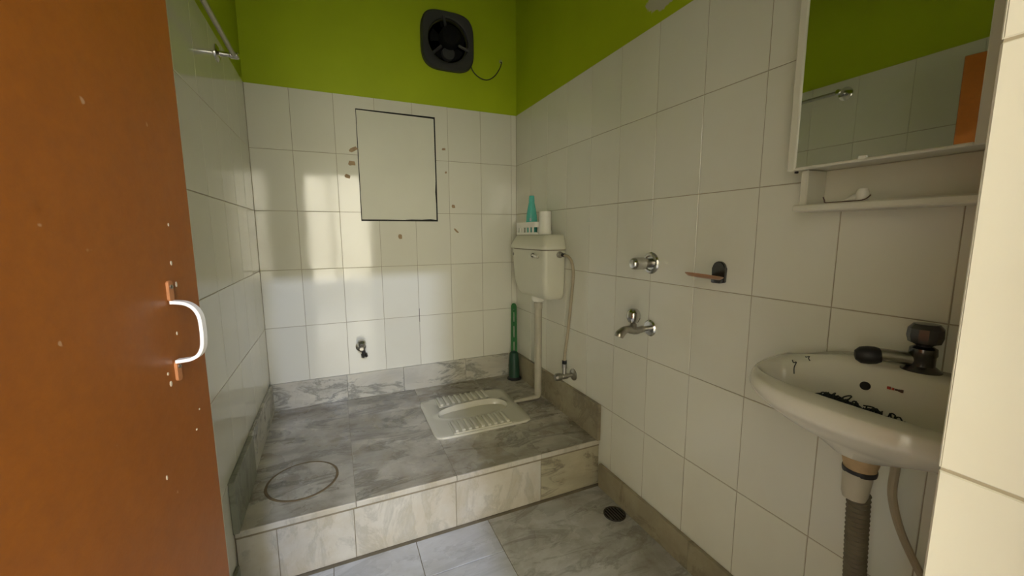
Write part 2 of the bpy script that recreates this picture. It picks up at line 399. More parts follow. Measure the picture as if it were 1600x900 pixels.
# floor slabs of the lower level
fl = obj('floor', bbox((XL-.1, YO, -.12), (.1, .1, -.0025), 0), M['mortar']); tag(fl, 'grey white marble slab floor in front of the platform', 'floor', kind='structure')
def slab(name, parent, a, b, m, bev=0.0012):
    return obj(name, bbox(a, b, bev), M[m], parent)
g = 0.0012
for xa, xb, ys in ((-1.42, -1.14, (-.93, -1.105, -1.395, -1.685, -1.975, YO)), (-1.14, -.852, (-.93, -1.105, -1.395, -1.685, -1.975, YO)), (-.852, -.560, (-.93, -1.108, -1.395, -1.685, -1.975, YO)), (-.560, -.002, (-.93, -1.50, -2.05, YO))):
    for ya, yb in zip(ys[:-1], ys[1:]):
        slab('floor_slab', fl, (xa+g, yb+g, -.02), (xb-g, ya-g, random.uniform(-.0005, .0005)), 'floor_r' if xa > -.6 else 'floor')  # left slabs carry lamp light in their colour, right slabs dirt and shade

# raised platform: riser slabs, top slabs (sloping a little to the front), a hole under the pan
def zt(y): return T - 1.641 - 0.027 * (-y / 0.915)
pf = thing('raised_platform', 'raised marble-clad platform with a step along its front edge', 'platform', (-.71, -.46, 0))
PH = (-.645, -.515, -.255, -.345)
for xa, xb in ((-1.42, -1.055), (-1.055, -.683), (-.683, -.305), (-.305, -.001)):
    r = (xa+g/2, -.916, xb-g/2, -.003)
    bits = subtract(r, PH) or [r]
    bm = nb()
    for (a0, b0, a1, b1) in bits: box(bm, (a0, b0, -.022), (a1, b1, 0))
    for v in bm.verts: v.co.z += zt(v.co.y)
    obj('top_slab', bm, M['slab'], pf)
ZF = zt(-.915) - .022
for xa, xb in ((-1.42, -1.305), (-1.305, -1.064), (-1.064, -.687), (-.687, -.305), (-.305, -.001)):
    slab('riser_slab', pf, (xa+g, -.915, 0), (xb-g, -.895, ZF - .006), 'riser_v' if xa > -.4 else 'riser')
obj('mortar_core', bbox((-1.421, -.913, 0), (-.001, -.89, ZF+.0), 0), M['mortar'], pf)
obj('mortar_shadow_line', bbox((-1.419, -.9158, ZF-.008), (-.002, -.90, ZF+.001), 0), M['mortar'], pf)  # brown mortar strip that also draws the shadow line under the nosing
bm = nb()
for q in subtract((-1.42, -.912, -.002, -.005), PH): box(bm, (q[0], q[1], -.03), (q[2], q[3], -.0012))
for v in bm.verts: v.co.z += zt(v.co.y)
obj('mortar_bed', bm, M['mortar'], pf)
# front nosing of the top slabs: worn pale edge
for xa, xb in ((-1.42, -1.055), (-1.055, -.683), (-.683, -.305), (-.305, -.001)):
    obj('nosing', bbox((xa+g/2, -.9215, zt(-.916)-.021), (xb-g/2, -.9155, zt(-.916)+.0004), .0028, 2), M['riser'], pf)

# skirtings
def baseboard(name, label):
    o = bpy.data.objects.new(name, None); C.objects.link(o); o.location = (0, 0, 0); ROOT[o] = Vector((0, 0, 0)); o.empty_display_size = .05
    return tag(o, label, 'skirting', kind='structure')
bb = baseboard('baseboard_back', 'veined grey and white marble skirting along the back wall')
for xa, xb in ((-1.42, -1.05), (-1.05, -.741), (-.741, -.36), (-.36, -.068), (-.068, 0)):
    slab('skirting_slab', bb, (xa+g/2, -.012, zt(0)-.004), (xb-g/2, -.0005, T-1.497), 'skirt', .0015)
bb = baseboard('baseboard_left', 'grimy marble skirting along the left wall on the platform')
for ya, yb, m in ((-.013, -.60, 'skirt'), (-.60, -.93, 'skirt_d')):
    slab('skirting_slab', bb, (XL+.0005, yb+g, zt(yb)-.002), (XL+.0125+(.006 if m == 'skirt_d' else 0), ya-g, T-1.493), m, .0015)
slab('skirting_slab', bb, (XL+.0005, YO+.01, 0), (XL+.012, -.935, T-1.775), 'skirt_d', .0015)
bb = baseboard('baseboard_right', 'brown stained marble skirting along the right wall')
for ya, yb in ((-.013, -.42), (-.42, -.926)):
    slab('skirting_slab', bb, (-.018, yb+g/2, zt(yb)-.002), (-.0005, ya-g/2, T-1.497), 'skirt_r', .0015)
for ya, yb in ((-.936, -1.45), (-1.45, -2.0), (-2.0, YF)):
    slab('skirting_slab', bb, (-.016, yb+g/2, 0), (-.0005, ya-g/2, T-1.775), 'skirt_r', .0015)

# back wall details: access board in its opening, glue marks
ab = thing('access_panel', 'off-white board closing a square opening high in the back wall', 'panel', (-.718, 0, T-.643))
obj('dark_gap', bbox((-.929, .0008, T-.647), (-.507, .0011, T-.063), 0), M['void'], ab)
poly = [(-.9245, -.639), (-.80, -.6385), (-.70, -.6395), (-.66, -.637), (-.60, -.6375), (-.55, -.634), (-.5155, -.638), (-.515, -.55), (-.5185, -.48), (-.5145, -.42), (-.515, -.25), (-.5155, -.074), (-.60, -.0725), (-.75, -.0715), (-.926, -.0695), (-.925, -.30)]
bm = nb(); prism(bm, poly, (0, -.0015, T), (1, 0, 0), (0, 0, 1), (0, 1, 0), .0026); obj('board', bm, M['board'], ab)
for px in [(-.95, -.272, .05, .022, .5), (-.962, -.345, .036, .026, .05), (-.987, -.413, .03, .02, -.3), (-.727, -.735, .022, .030, 0.05), (-.461, -.235, .022, .014, .1), (-.452, -.365, .013, .013, .4), (-.412, -.558, .022, .020, 0), (-.398, -.70, .040, .012, -.8)]:
    x, t, ww, hh, a = px; bm = nb()
    pts = []
    for k in range(9):
        an = 2*PI*k/9; rr = random.uniform(.75, 1.05); sq = max(abs(math.cos(an)), abs(math.sin(an)))
        p, q = math.cos(an)/sq*ww/2*rr, math.sin(an)/sq*hh/2*rr
        pts.append((p*math.cos(a)-q*math.sin(a), p*math.sin(a)+q*math.cos(a)))
    prism(bm, pts, (x, -.0012, T+t), (1, 0, 0), (0, 0, 1), (0, 1, 0), .0014); obj('glue_mark', bm, M['glue'], w_back)
bm = nb(); tube(bm, [P(-.634, -.0004, -1.155), P(-.6345, -.0004, -1.2), P(-.634, -.0004, -1.235)], .0012, 5); obj('crack', bm, M['void'], w_back)

# ------------------------------------------------------------------ door, frame, hall
Hh = Vector((-1.398, -2.285, 0)); Ee = Vector((-1.266, -1.601, 0)); du = (Ee-Hh).normalized(); dn = Vector((du.y, -du.x, 0)); DW = (Ee-Hh).length
DT = HEAD - .008 + T
bm = nb()
prism(bm, [(0, 0), (DW, 0), (DW, -.034), (0, -.034)], Hh + Vector((0, 0, .012)), du, dn, (0, 0, 1), DT-.012)
bmesh.ops.bevel(bm, geom=bm.edges[:], offset=.002, segments=1, affect='EDGES')
dr = tag(obj('door_1', bm, M['door']), 'open orange-brown painted door at the left edge of view', 'door', kind='structure')
def D(s, t, off): return Hh + du*s + dn*off + Vector((0, 0, T+t))
hp = [(-.812, .002), (-.8125, .010), (-.8145, .020), (-.821, .029), (-.832, .0345), (-.847, .036), (-.862, .036), (-.876, .0345), (-.8865, .029), (-.8915, .020), (-.893, .010), (-.8935, .002)]
hq = smoothpath([(a, b, 0) for a, b in hp], 3); bm = nb(); rings = []
for k, p in enumerate(hq):
    d = (hq[min(k+1, len(hq)-1)] - hq[max(k-1, 0)]).normalized(); nn = Vector((-d.y, d.x, 0)); sc_ = .623 - .003*k/len(hq)
    rings.append([bm.verts.new(D(sc_ + e*.005, p.x + nn.x*f*.0022, p.y + nn.y*f*.0022)) for e, f in ((-1, -1), (1, -1), (1, 1), (-1, 1))])
loft(bm, rings)
hn = obj('pull_handle', bm, M['handle_w'], dr, True, sharp=50)
for tt, s in ((-.797, .6225), (-.907, .620)):
    bm = nb(); prism(bm, rrect(.010, .028, .004), D(s, tt, .0002), du, (0, 0, 1), dn, .0035); pl = obj('mounting_plate', bm, M['plate'], dr)
    for q in (.006,):
        bm = nb(); lathe(bm, [(0, 0), (.003, 0), (.003, .0012), (0, .002)], D(s, tt+q, .0037), dn, 8); obj('screw', bm, M['chrome_dull'], pl)
for s, t, r in ((.640, -.708, .0045), (.636, -.76, .004), (.60, -.905, .004), (.604, -.92, .006), (.663, -.982, .0035), (.65, -1.008, .0035), (.63, -.857, .0028), (.572, -1.036, .005), (.642, -.79, .004)):
    bm = nb(); r *= .6; lathe(bm, [(r, 0), (r*.9, .0004), (0, .0005)], D(s, t, .0001), dn, 7, random.uniform(.5, 1.0), random.uniform(.6, 1.7)); obj('paint_chip', bm, M['paint_chip'], dr)
for hz in (.25, .95, 1.6):
    bm = nb(); lathe(bm, [(.006, 0), (.006, .08)], Hh + Vector((-.006, -.004, hz)), (0, 0, 1), 10); obj('hinge', bm, M['chrome_dull'], dr)
bm = nb()
box(bm, (XL+.0, YO, 0), (XL+.018, -2.30, T+HEAD)); box(bm, (XJ-.03, YO, 0), (XJ-.0005, -2.30, T+HEAD)); box(bm, (XL, YO, T+HEAD-.02), (XJ, -2.30, T+HEAD-.0005))
tag(obj('trim_1', bm, M['wood']), 'brown wooden door frame lining the doorway', 'door frame', kind='structure')

tag(obj('floor_hall', bbox((HX0, HY0, -.12), (HX1, YO-.0005, 0), 0), M['floor']), 'pale stone floor of the hall outside the doorway', 'floor', kind='structure')
tag(obj('ceiling_hall', bbox((HX0, HY0, HZ), (HX1, YO, HZ+.1), 0), M['ceil']), 'white ceiling of the hall outside', 'ceiling', kind='structure')
SY0, SY1, SZ0, SZ1 = -4.85, -2.75, .55, 2.45
wallbox('wall_hall_left', 'cream left wall of the hall with an added glowing fill panel', [((HX0-.12, HY0, -.1), (HX0, SY0, HZ), 0), ((HX0-.12, SY1, -.1), (HX0, YO, HZ), 0), ((HX0-.12, SY0, -.1), (HX0, SY1, SZ0), 0), ((HX0-.12, SY0, SZ1), (HX0, SY1, HZ), 0)], [M['cream']])
w2 = thing('added_fill_panel', 'glowing fill panel added in the left wall of the hall', 'window', (HX0-.06, (SY0+SY1)/2, SZ0), kind='structure')  # added to brighten the right wall; framed like a window
for k in range(2):
    a = SY0 + (SY1-SY0)/2*k; b = a + (SY1-SY0)/2
    bm = nb(); box(bm, (HX0-.07, a+.03, SZ0+.03), (HX0-.062, b-.03, SZ1-.03)); obj('pane', bm, M['side_fill'], w2)
    bm = nb()
    for q in (((HX0-.08, a, SZ0), (HX0-.03, a+.03, SZ1)), ((HX0-.08, b-.03, SZ0), (HX0-.03, b, SZ1)), ((HX0-.08, a+.03, SZ0), (HX0-.03, b-.03, SZ0+.03)), ((HX0-.08, a+.03, SZ1-.03), (HX0-.03, b-.03, SZ1))): box(bm, *q)
    obj('window_frame', bm, M['wood'], w2)
wallbox('wall_hall_right', 'cream right wall of the hall outside', [((HX1, HY0, -.1), (HX1+.1, YO, HZ), 0)], [M['cream']])
WX0, WX1, WZ0, WZ1 = -2.62, -0.28, .35, 2.40
wallbox('wall_hall_back', 'cream far wall of the hall with its wide window', [((HX0, HY0-.12, -.1), (WX0, HY0, HZ), 0), ((WX1, HY0-.12, -.1), (HX1, HY0, HZ), 0), ((WX0, HY0-.12, -.1), (WX1, HY0, WZ0), 0), ((WX0, HY0-.12, WZ1), (WX1, HY0, HZ), 0)], [M['cream']])
wallbox('wall_hall_front', 'cream hall side of the bathroom wall', [((HX0, YO-.001, -.05), (XL-.15, YO+.1, HZ), 0), ((.15, YO-.001, -.05), (HX1, YO+.1, HZ), 0), ((XL-.15, YO-.001, CEIL), (.15, YO+.1, HZ), 0), ((XL-.15, YO-.004, T+HEAD), (.15, YO-.001, CEIL), 0), ((XJ, YO-.004, 0), (.15, YO-.001, T+HEAD), 0), ((XL-.15, YO-.004, 0), (XL, YO-.001, T+HEAD), 0)], [M['cream']])
wn = thing('window_1', 'wide frosted hall window facing the bathroom doorway', 'window', ((WX0+WX1)/2, HY0-.06, WZ0), kind='structure')
for k in range(3):
    a = WX0 + (WX1-WX0)/3*k; b = a + (WX1-WX0)/3
    bm = nb(); box(bm, (a+.03, HY0-.07, WZ0+.03), (b-.03, HY0-.062, WZ1-.03)); obj('pane', bm, M['window_glow'], wn)
    bm = nb()
    for q in (((a, HY0-.08, WZ0), (a+.03, HY0-.03, WZ1)), ((b-.03, HY0-.08, WZ0), (b, HY0-.03, WZ1)), ((a+.03, HY0-.08, WZ0), (b-.03, HY0-.03, WZ0+.03)), ((a+.03, HY0-.08, WZ1-.03), (b-.03, HY0-.03, WZ1))): box(bm, *q)
    obj('window_frame', bm, M['wood'], wn)
hl = thing('wall_lamp', 'small bluish white lamp high on the far hall wall', 'lamp', (LAMP.x, HY0, LAMP.z-.05))
obj('lamp_body', bbox((LAMP.x-.15, HY0+.001, LAMP.z-.05), (LAMP.x+.15, LAMP.y-.02, LAMP.z+.05), .008), M['plastic_c'], hl)
obj('diffuser', bbox((LAMP.x-.13, LAMP.y-.02, LAMP.z-.035), (LAMP.x+.13, LAMP.y-.012, LAMP.z+.035), .003), M['lamp_glow'], hl)

# ------------------------------------------------------------------ squat pan
def pan():
    cx, cy = -.452, -.430; zb = zt(cy)
    t = thing('squat_toilet_pan', 'ivory ceramic squat toilet pan set in the platform', 'toilet', (cx, cy, zb))
    NN = 72
    def outer(s=1.0, dx=0):
        pts = []
        for k in range(NN):
            a = 2*PI*k/NN; c, s_ = math.cos(a), math.sin(a); n = 14
            r = 1 / ((abs(c)/.247)**n + (abs(s_)/.212)**n)**(1/n)
            pts.append((cx + c*(r+dx), cy + s_*(r+dx)))
        return pts
    def inner(d):
        pts = []
        for k in range(NN):
            a = 2*PI*k/NN; c, s_ = math.cos(a), math.sin(a); n = 2.6
            r = 1 / ((abs(c)/(.188+d))**n + (abs(s_)/(.063+d*.9 + .006*c))**n)**(1/n)
            pts.append((cx + c*r, cy + s_*r))
        return pts
    bm = nb(); rings = []
    def add(pts, z, tilt=True, hood=0): rings.append([bm.verts.new((x, y, zt(y) + z + hood*(.011*max(0, min(1, (y-cy)/.055))*max(0, 1-((x-cx-.02)/.2)**4) - .005*(y < cy)))) for x, y in pts])
    add(outer(dx=-.001), .0003); add(outer(), .002); add(outer(), .0085); add(outer(dx=-.0025), .011); add(outer(dx=-.03), .011)
    add(inner(.024), .011); add(inner(.010), .016, True, 1); add(inner(.002), .019, True, 1); add(inner(-.004), .015, True, 1); add(inner(-.010), -.02); add(inner(-.016), -.09); add(inner(-.045), -.13)
    loft(bm, rings)
    body = obj('bowl', bm, M['ceramic_old'], t, True, sharp=50)
    for side, y0, y1 in ((1, cy+.090, cy+.200), (-1, cy-.203, cy-.090)):
        bm = nb(); bbox((cx-.160, y0, 0), (cx+.135, y1, .006), .002, 1, bm)
        for v in bm.verts: v.co.z += zt(v.co.y) + .0105
        fr = obj('footrest', bm, M['ceramic_old'], t)
        for k in range(9):
            xx = cx - .152 + k*.0325
            bm = nb(); bbox((xx, y0+.004, 0), (xx+.017, y1-.004, .012), .004, 2, bm)
            for v in bm.verts: v.co.z += zt(v.co.y) + .0155
            obj('rib', bm, M['ceramic_old'], fr, True)
pan()
# round inspection cover, cement joint around it
ic = thing('inspection_cover', 'round marble inspection cover let into the platform near the door', 'cover', (-1.237, -.708, zt(-.708)))
bm = nb(); lathe(bm, [(.118, 0), (.1185, .0014), (.116, .002), (0, .002)], (-1.237, -.708, 0), (0, 0, 1), 48, 1.0, .98)
for v in bm.verts: v.co.z += zt(v.co.y)
obj('lid', bm, M['slab'], ic)
bm = nb(); rings = []
for r, h in ((.1185, 0), (.1190, .0018), (.1255, .0020), (.1285, 0)):
    rings.append([bm.verts.new((-1.237 + math.cos(2*PI*k/48)*(r+random.uniform(-.0006, .0006)), -.708 + math.sin(2*PI*k/48)*(r*.98+random.uniform(-.0006, .0006)), h)) for k in range(48)])
loft(bm, rings, cap=False)
for v in bm.verts: v.co.z += zt(v.co.y)
obj('cement_joint', bm, M['ring'], ic)

# floor drain
fd = thing('floor_drain', 'round dark slotted floor drain beside the right skirting', 'drain', (-.064, -1.118, 0))
DC = Vector((-.064, -1.118, 0))
obj('rim', lathe(nb(), [(.046, 0), (.046, .003), (.041, .0035), (.039, .0015), (.039, 0)], DC, (0, 0, 1), 32), M['chrome_dark'], fd, True)
obj('pit', lathe(nb(), [(.039, .0004), (0, .0004)], DC, (0, 0, 1), 32), M['void'], fd)
for k in range(6):
    x = -.030 + k*.012; L = math.sqrt(.039**2 - x*x)
    obj('bar', bbox((DC.x+x-.0025, DC.y-L, .0006), (DC.x+x+.0025, DC.y+L, .0028), .0006), M['bar'], fd)

# ------------------------------------------------------------------ cistern, pipe, valve and hose
def cistern():
    y0, y1 = -.613, -.222
    t = thing('cistern', 'ivory plastic flushing cistern on the right wall near the corner', 'cistern', (-.066, -.42, T-1.06))
    def sect(x0, ya, yb, z, r=.024):
        w, h = -x0, yb-ya
        pts = []
        for a, b in rrect(w, h, r, 6): pts.append((x0/2 + a, (ya+yb)/2 + b, T+z))
        return pts
    def lo(secs, name, m, par):
        bm = nb(); rings = [[bm.verts.new(p) for p in s] for s in secs]; loft(bm, rings); return obj(name, bm, m, par, True, sharp=40)
    body = lo([sect(-.085, -.56, -.32, -1.062), sect(-.108, -.588, -.292, -1.055), sect(-.120, -.600, -.272, -1.035), sect(-.128, -.607, -.243, -.985), sect(-.131, -.611, -.226, -.88), sect(-.132, -.613, -.222, -.806)], 'tank', M['plastic_w'], t)
    lo([sect(-.139, -.620, -.215, -.801), sect(-.141, -.622, -.213, -.797), sect(-.141, -.622, -.213, -.784), sect(-.134, -.615, -.222, -.768), sect(-.120, -.602, -.242, -.733), sect(-.110, -.590, -.258, -.726)], 'lid', M['plastic_w'], t)
    lo([sect(-.128, -.609, -.226, -.807), sect(-.128, -.609, -.226, -.799)], 'lid_seam', M['mortar'], t)
    # lever, boss and screw caps on the front
    obj('lever_boss', lathe(nb(), [(.011, 0), (.011, .008), (.008, .011), (0, .011)], P(-.132, -.500, -.832), (-1, 0, 0), 16), M['chrome_dark'], t, True)
    obj('flush_lever', tube(nb(), smoothpath([P(-.139, -.500, -.832), P(-.147, -.525, -.830), P(-.150, -.555, -.834), P(-.150, -.582, -.836)], 5), [.006]*6 + [.0065]*5 + [.0075]*5, 10), M['chrome'], t, True)
    obj('screw_cap', lathe(nb(), [(.008, 0), (.008, .003), (0, .004)], P(-.131, -.245, -.835), (-1, 0, 0), 12), M['chrome_dull'], t, True)
    obj('outlet', lathe(nb(), [(.036, 0), (.036, -.022), (.028, -.034), (.025, -.036)], P(-.062, -.42, -1.056), (0, 0, 1), 24), M['plastic_c'], t, True)
    obj('inlet_nut', lathe(nb(), [(.017, 0), (.017, .012), (.011, .014), (.011, .030)], P(-.045, -.612, -.826), (0, -1, 0), 8), M['chrome_dull'], t)
    obj('inlet_elbow', lathe(nb(), [(.009, 0), (.009, .02), (.0, .02)], P(-.045, -.642, -.826), (.2, -1, -.1), 12), M['rubber'], t, True)
cistern()
fp = thing('flush_pipe', 'cream flush pipe from the cistern down to the squat pan', 'pipe', (-.062, -.42, zt(-.42)))
pv = smoothpath([P(-.062, -.42, -1.615), P(-.066, -.42, -1.634), P(-.085, -.42, -1.640), P(-.12, -.421, -1.640), P(-.214, -.424, -1.641)], 5)[1:]
pts = [P(-.062, -.42, -1.094), P(-.062, -.42, -1.30), P(-.062, -.42, -1.60), P(-.062, -.42, -1.615)] + pv
obj('pipe', tube(nb(), pts, [.0205]*4 + [.0205 - .008*min(1, k/8) - .004*max(0, (k-12)/8) for k in range(len(pv))], 16), M['pvc'], fp, True)
obj('collar', lathe(nb(), [(.0215, 0), (.0235, .003), (.0235, .03), (.0215, .033)], P(-.062, -.42, -1.13), (0, 0, 1), 20), M['pvc'], fp, True)
av = thing('angle_valve', 'dull chrome angle valve low on the right wall feeding the cistern hose', 'valve', (0, -.690, T-1.46))
ax = (-1, 0, 0)
obj('wall_flange', lathe(nb(), [(.030, 0), (.030, .004), (.022, .010), (.012, .012), (.012, .014)], P(-.0, -.690, -1.430), ax, 24), M['chrome_dull'], av, True)
obj('valve_body', lathe(nb(), [(.010, .010), (.010, .035), (.015, .038), (.015, .066), (.012, .07)], P(0, -.690, -1.430), ax, 16), M['chrome_dull'], av, True)
obj('knob', lathe(nb(), [(.009, .066), (.016, .072), (.020, .082), (.020, .100), (.014, .108), (0, .110)], P(0, -.690, -1.430), ax, 12), M['chrome_dull'], av, True)
obj('outlet_stem', lathe(nb(), [(.010, 0), (.010, .03), (.0125, .031), (.0125, .052), (.009, .053), (.009, .062)], P(-.055, -.690, -1.420), (0, 0, 1), 10), M['chrome_dull'], av, True)
obj('nut', lathe(nb(), [(.0135, .055), (.0135, .070), (.008, .072)], P(-.055, -.690, -1.420), (0, 0, 1), 6), M['rubber'], av)
tag(obj('flexible_hose', tube(nb(), smoothpath([P(-.055, -.690, -1.350), P(-.052, -.691, -1.30), P(-.040, -.695, -1.20), P(-.032, -.706, -1.05), P(-.030, -.718, -.95), P(-.032, -.722, -.90), P(-.036, -.712, -.855), P(-.041, -.688, -.832), P(-.043, -.660, -.828)], 6), .0075, 10), M['hose'], None, True), 'beige flexible hose hanging from the cistern inlet to the valve', 'hose')

# things on the cistern lid
LZ = -.726
bk = thing('plastic_basket', 'shallow white plastic basket with square holes on the cistern lid', 'basket', (-.070, -.358, T+LZ))
bw, bl, bh = .092, .235, .066
out = rrect(bw, bl, .018, 4, -.070, -.358)
def ringband(bm, outp, z0, z1, th=.0022, close=True):
    cxx = -.070; cyy = -.358
    inn = [(cxx + (x-cxx)*(1-th/(bw/2)), cyy + (y-cyy)*(1-th/(bl/2))) for x, y in outp]
    n = len(outp)
    for k in range(n if close else n-1):
        j = (k+1) % n; q = [(outp[k], z0), (outp[j], z0), (outp[j], z1), (outp[k], z1)]; q2 = [(inn[k], z0), (inn[j], z0), (inn[j], z1), (inn[k], z1)]
        A = [bm.verts.new((p[0], p[1], T+LZ+z)) for p, z in q]; B = [bm.verts.new((p[0], p[1], T+LZ+z)) for p, z in q2]
        loft(bm, [A, B])
bm = nb(); prism(bm, rrect(bw*.97, bl*.97, .016, 4, -.070, -.358), (0, 0, T+LZ+.0005), (1, 0, 0), (0, 1, 0), (0, 0, 1), .002); obj('base', bm, M['plastic_c'], bk)
bm = nb(); ringband(bm, out, .0005, .012); obj('lower_band', bm, M['plastic_c'], bk)
bm = nb(); ringband(bm, out, .038, bh); obj('upper_band', bm, M['plastic_c'], bk)
per = []
L = 0; cum = [0]
for k in range(len(out)):
    a, b = out[k], out[(k+1) % len(out)]; L += math.hypot(b[0]-a[0], b[1]-a[1]); cum.append(L)
def at(s):
    s %= L
    for k in range(len(out)):
        if cum[k+1] >= s:
            a, b = out[k], out[(k+1) % len(out)]; f = (s-cum[k])/max(cum[k+1]-cum[k], 1e-9); return (a[0]+(b[0]-a[0])*f, a[1]+(b[1]-a[1])*f)
for k in range(16):
    s = L*k/16; bm = nb(); ringband(bm, [at(s-.009), at(s), at(s+.009)], .011, .039, close=False); obj('post', bm, M['plastic_c'], bk)
bt = thing('shampoo_bottle', 'tapered teal plastic bottle standing in the white basket', 'bottle', (-.072, -.358, T+LZ+.003))
obj('bottle_body', lathe(nb(), [(0, 0), (.028, 0), (.031, .006), (.032, .06), (.030, .10), (.022, .145), (.0165, .170), (.0155, .176)], bt.location, (0, 0, 1), 24, 1.0, .8), M['teal'], bt, True)
obj('cap', lathe(nb(), [(.0165, .175), (.0165, .180), (.0145, .204), (.013, .207), (0, .207)], bt.location, (0, 0, 1), 20, 1.0, .9), M['teal'], bt, True)
def wrap(name, m, a0, a1, z0, z1):
    bm = nb(); rings = []
    for z in [z0 + (z1-z0)*k/6 for k in range(7)]:
        r = .0325 if z < .06 else .0325 - (z-.06)*.055
        rings.append([bm.verts.new(bt.location + Vector((math.cos(a)*r*.82, math.sin(a)*r*1.01, z))) for a in [a0+(a1-a0)*k/6 for k in range(7)]])
    for A, B in zip(rings[:-1], rings[1:]):
        for k in range(6): bm.faces.new((A[k], A[k+1], B[k+1], B[k]))
    o = obj(name, bm, M[m], bt, True); o['label'] = 'dark printed patch' if m == 'label_dark' else 'pale printed patch'
wrap('print_patch', 'label_dark', 2.6, 3.25, .082, .108); wrap('print_patch', 'label_pale', 3.1, 4.0, .070, .085)
cu = thing('white_cup', 'upturned white plastic cup on the cistern lid beside the basket', 'cup', (-.072, -.512, T+LZ))
obj('cup_wall', lathe(nb(), [(.0315, 0), (.0335, .003), (.0335, .018), (.0315, .022), (.0305, .112), (.0295, .118), (.0, .119)], cu.location, (0, 0, 1), 28), M['plastic_c'], cu, True)
for q in (.032, .048):
    d = Vector((-.55, -.83, 0)).normalized().lerp(Vector((-1, -.1, 0)), .45).normalized(); rr = .0305 - .0023*q/.08
    obj('dot', lathe(nb(), [(.0028, -.001), (.0028, .0008), (0, .001)], cu.location + d*(rr-.0004) + Vector((0, 0, q)), d, 8), M['label_dark'], cu)

# green toilet brush in the corner
tb = thing('toilet_brush', 'green plastic toilet brush standing in the back right corner', 'brush', (-.062, -.090, zt(-.09)))
zb = zt(-.09); bx, by = -.062, -.090; lean = Vector((.020, .045, .47))
obj('bristle_cup', lathe(nb(), [(.034, 0), (.035, .006), (.034, .05), (.032, .12), (.028, .165), (.016, .178), (.0, .179)], (bx, by, zb), (.02, .05, .47), 20), M['brush_dark'], tb, True)
obj('cup_base', lathe(nb(), [(.046, 0), (.046, .006), (.037, .014), (.0, .014)], (bx, by, zb), (0, 0, 1), 24), M['rubber'], tb, True)
hx = Vector((1, -.45, 0)).normalized(); a0 = Vector((bx, by, zb)) + lean*.33; hd = lean.normalized(); Lh = lean.length*.67
bm = nb()
def bar(p, q, wd, th):
    p0, p1 = p, q; d = (p1-p0).normalized(); s = hx if abs(d.dot(hx)) < .7 else hd; n = d.cross(s).normalized()
    A = [bm.verts.new(p0 + s*a*wd/2 + n*b*th/2) for a, b in ((-1,-1),(1,-1),(1,1),(-1,1))]; B = [bm.verts.new(p1 + s*a*wd/2 + n*b*th/2) for a, b in ((-1,-1),(1,-1),(1,1),(-1,1))]
    loft(bm, [A, B])
for sgn in (-1, 1): bar(a0 + hx*sgn*.0130 - hd*.02, a0 + hx*sgn*.0095 + hd*(Lh-.004), .016, .012)
for f in (.0, .06, .30, .34, .62, .66, .90, .96): bar(a0 + hd*(Lh*f-.006) - hx*.011, a0 + hd*(Lh*f-.006) + hx*.011, .014, .009)
obj('handle', bm, M['brush_green'], tb)
bm = nb(); lathe(bm, [(.0, -.007), (.0165, -.006), (.0165, .006), (0, .007)], a0 + hd*(Lh-.004), hd.cross(hx), 16); obj('handle_tip', bm, M['brush_green'], tb)

# ------------------------------------------------------------------ taps on the walls
bc = thing('wall_tap', 'small dark chrome tap low on the back wall', 'tap', (-.968, 0, T-1.41))
obj('wall_flange', lathe(nb(), [(.028, 0), (.028, .004), (.014, .010)], P(-.968, 0, -1.345), (0, -1, 0), 24), M['chrome_dull'], bc, True)
obj('tap_body', lathe(nb(), [(.012, .005), (.012, .030), (.017, .034), (.017, .058), (.010, .064), (0, .064)], P(-.968, 0, -1.345), (0, -1, 0), 18), M['chrome_dull'], bc, True)
obj('tap_knob', lathe(nb(), [(.010, 0), (.012, .008), (.022, .016), (.024, .026), (.021, .040), (.012, .047), (0, .048)], P(-.966, -.044, -1.338), (0, -.5, .9), 18), M['chrome'], bc, True)
obj('tap_outlet', lathe(nb(), [(.011, 0), (.011, .022), (.017, .024), (.018, .044), (.012, .046), (.010, .036), (0, .036)], P(-.960, -.046, -1.352), (.15, -.5, -.9), 16), M['chrome_dark'], bc, True)

ss = thing('stop_cock', 'chrome round stop cock with a wide wall flange above the bib tap', 'valve', (0, -1.203, T-.87))
obj('wall_flange', lathe(nb(), [(.040, 0), (.040, .003), (.036, .008), (.028, .010), (.024, .005), (.016, .005)], P(0, -1.203, -.832), ax, 32), M['chrome'], ss, True)
obj('spindle', lathe(nb(), [(.017, .003), (.017, .030), (.020, .031), (.020, .040)], P(0, -1.203, -.832), ax, 24), M['chrome_dull'], ss, True)
obj('knob', lathe(nb(), [(.018, .038), (.0225, .040), (.0225, .076), (.0215, .083), (.015, .090), (.0, .092)], P(0, -1.203, -.832), ax, 24), M['chrome'], ss, True)

bt2 = thing('bib_tap', 'chrome bib tap with a round knob and a short beak spout', 'tap', (0, -1.211, T-1.12))
obj('wall_flange', lathe(nb(), [(.031, 0), (.031, .003), (.026, .008), (.013, .010)], P(0, -1.211, -1.077), ax, 28), M['chrome'], bt2, True)
obj('tap_body', tube(nb(), smoothpath([P(-.006, -1.211, -1.077), P(-.035, -1.211, -1.077), P(-.060, -1.211, -1.080), P(-.085, -1.211, -1.078), P(-.105, -1.211, -1.072)], 4), [.0095]*4 + [.0125]*4 + [.0140]*4 + [.013]*5, 14), M['chrome_dull'], bt2, True)
obj('spout', tube(nb(), smoothpath([P(-.095, -1.211, -1.070), P(-.120, -1.211, -1.072), P(-.140, -1.211, -1.084), P(-.147, -1.211, -1.095)], 4), [.012, .012, .013, .013, .014, .015, .0155, .016, .0165, .017, .0165, .016, .0155], 14), M['chrome_dull'], bt2, True)
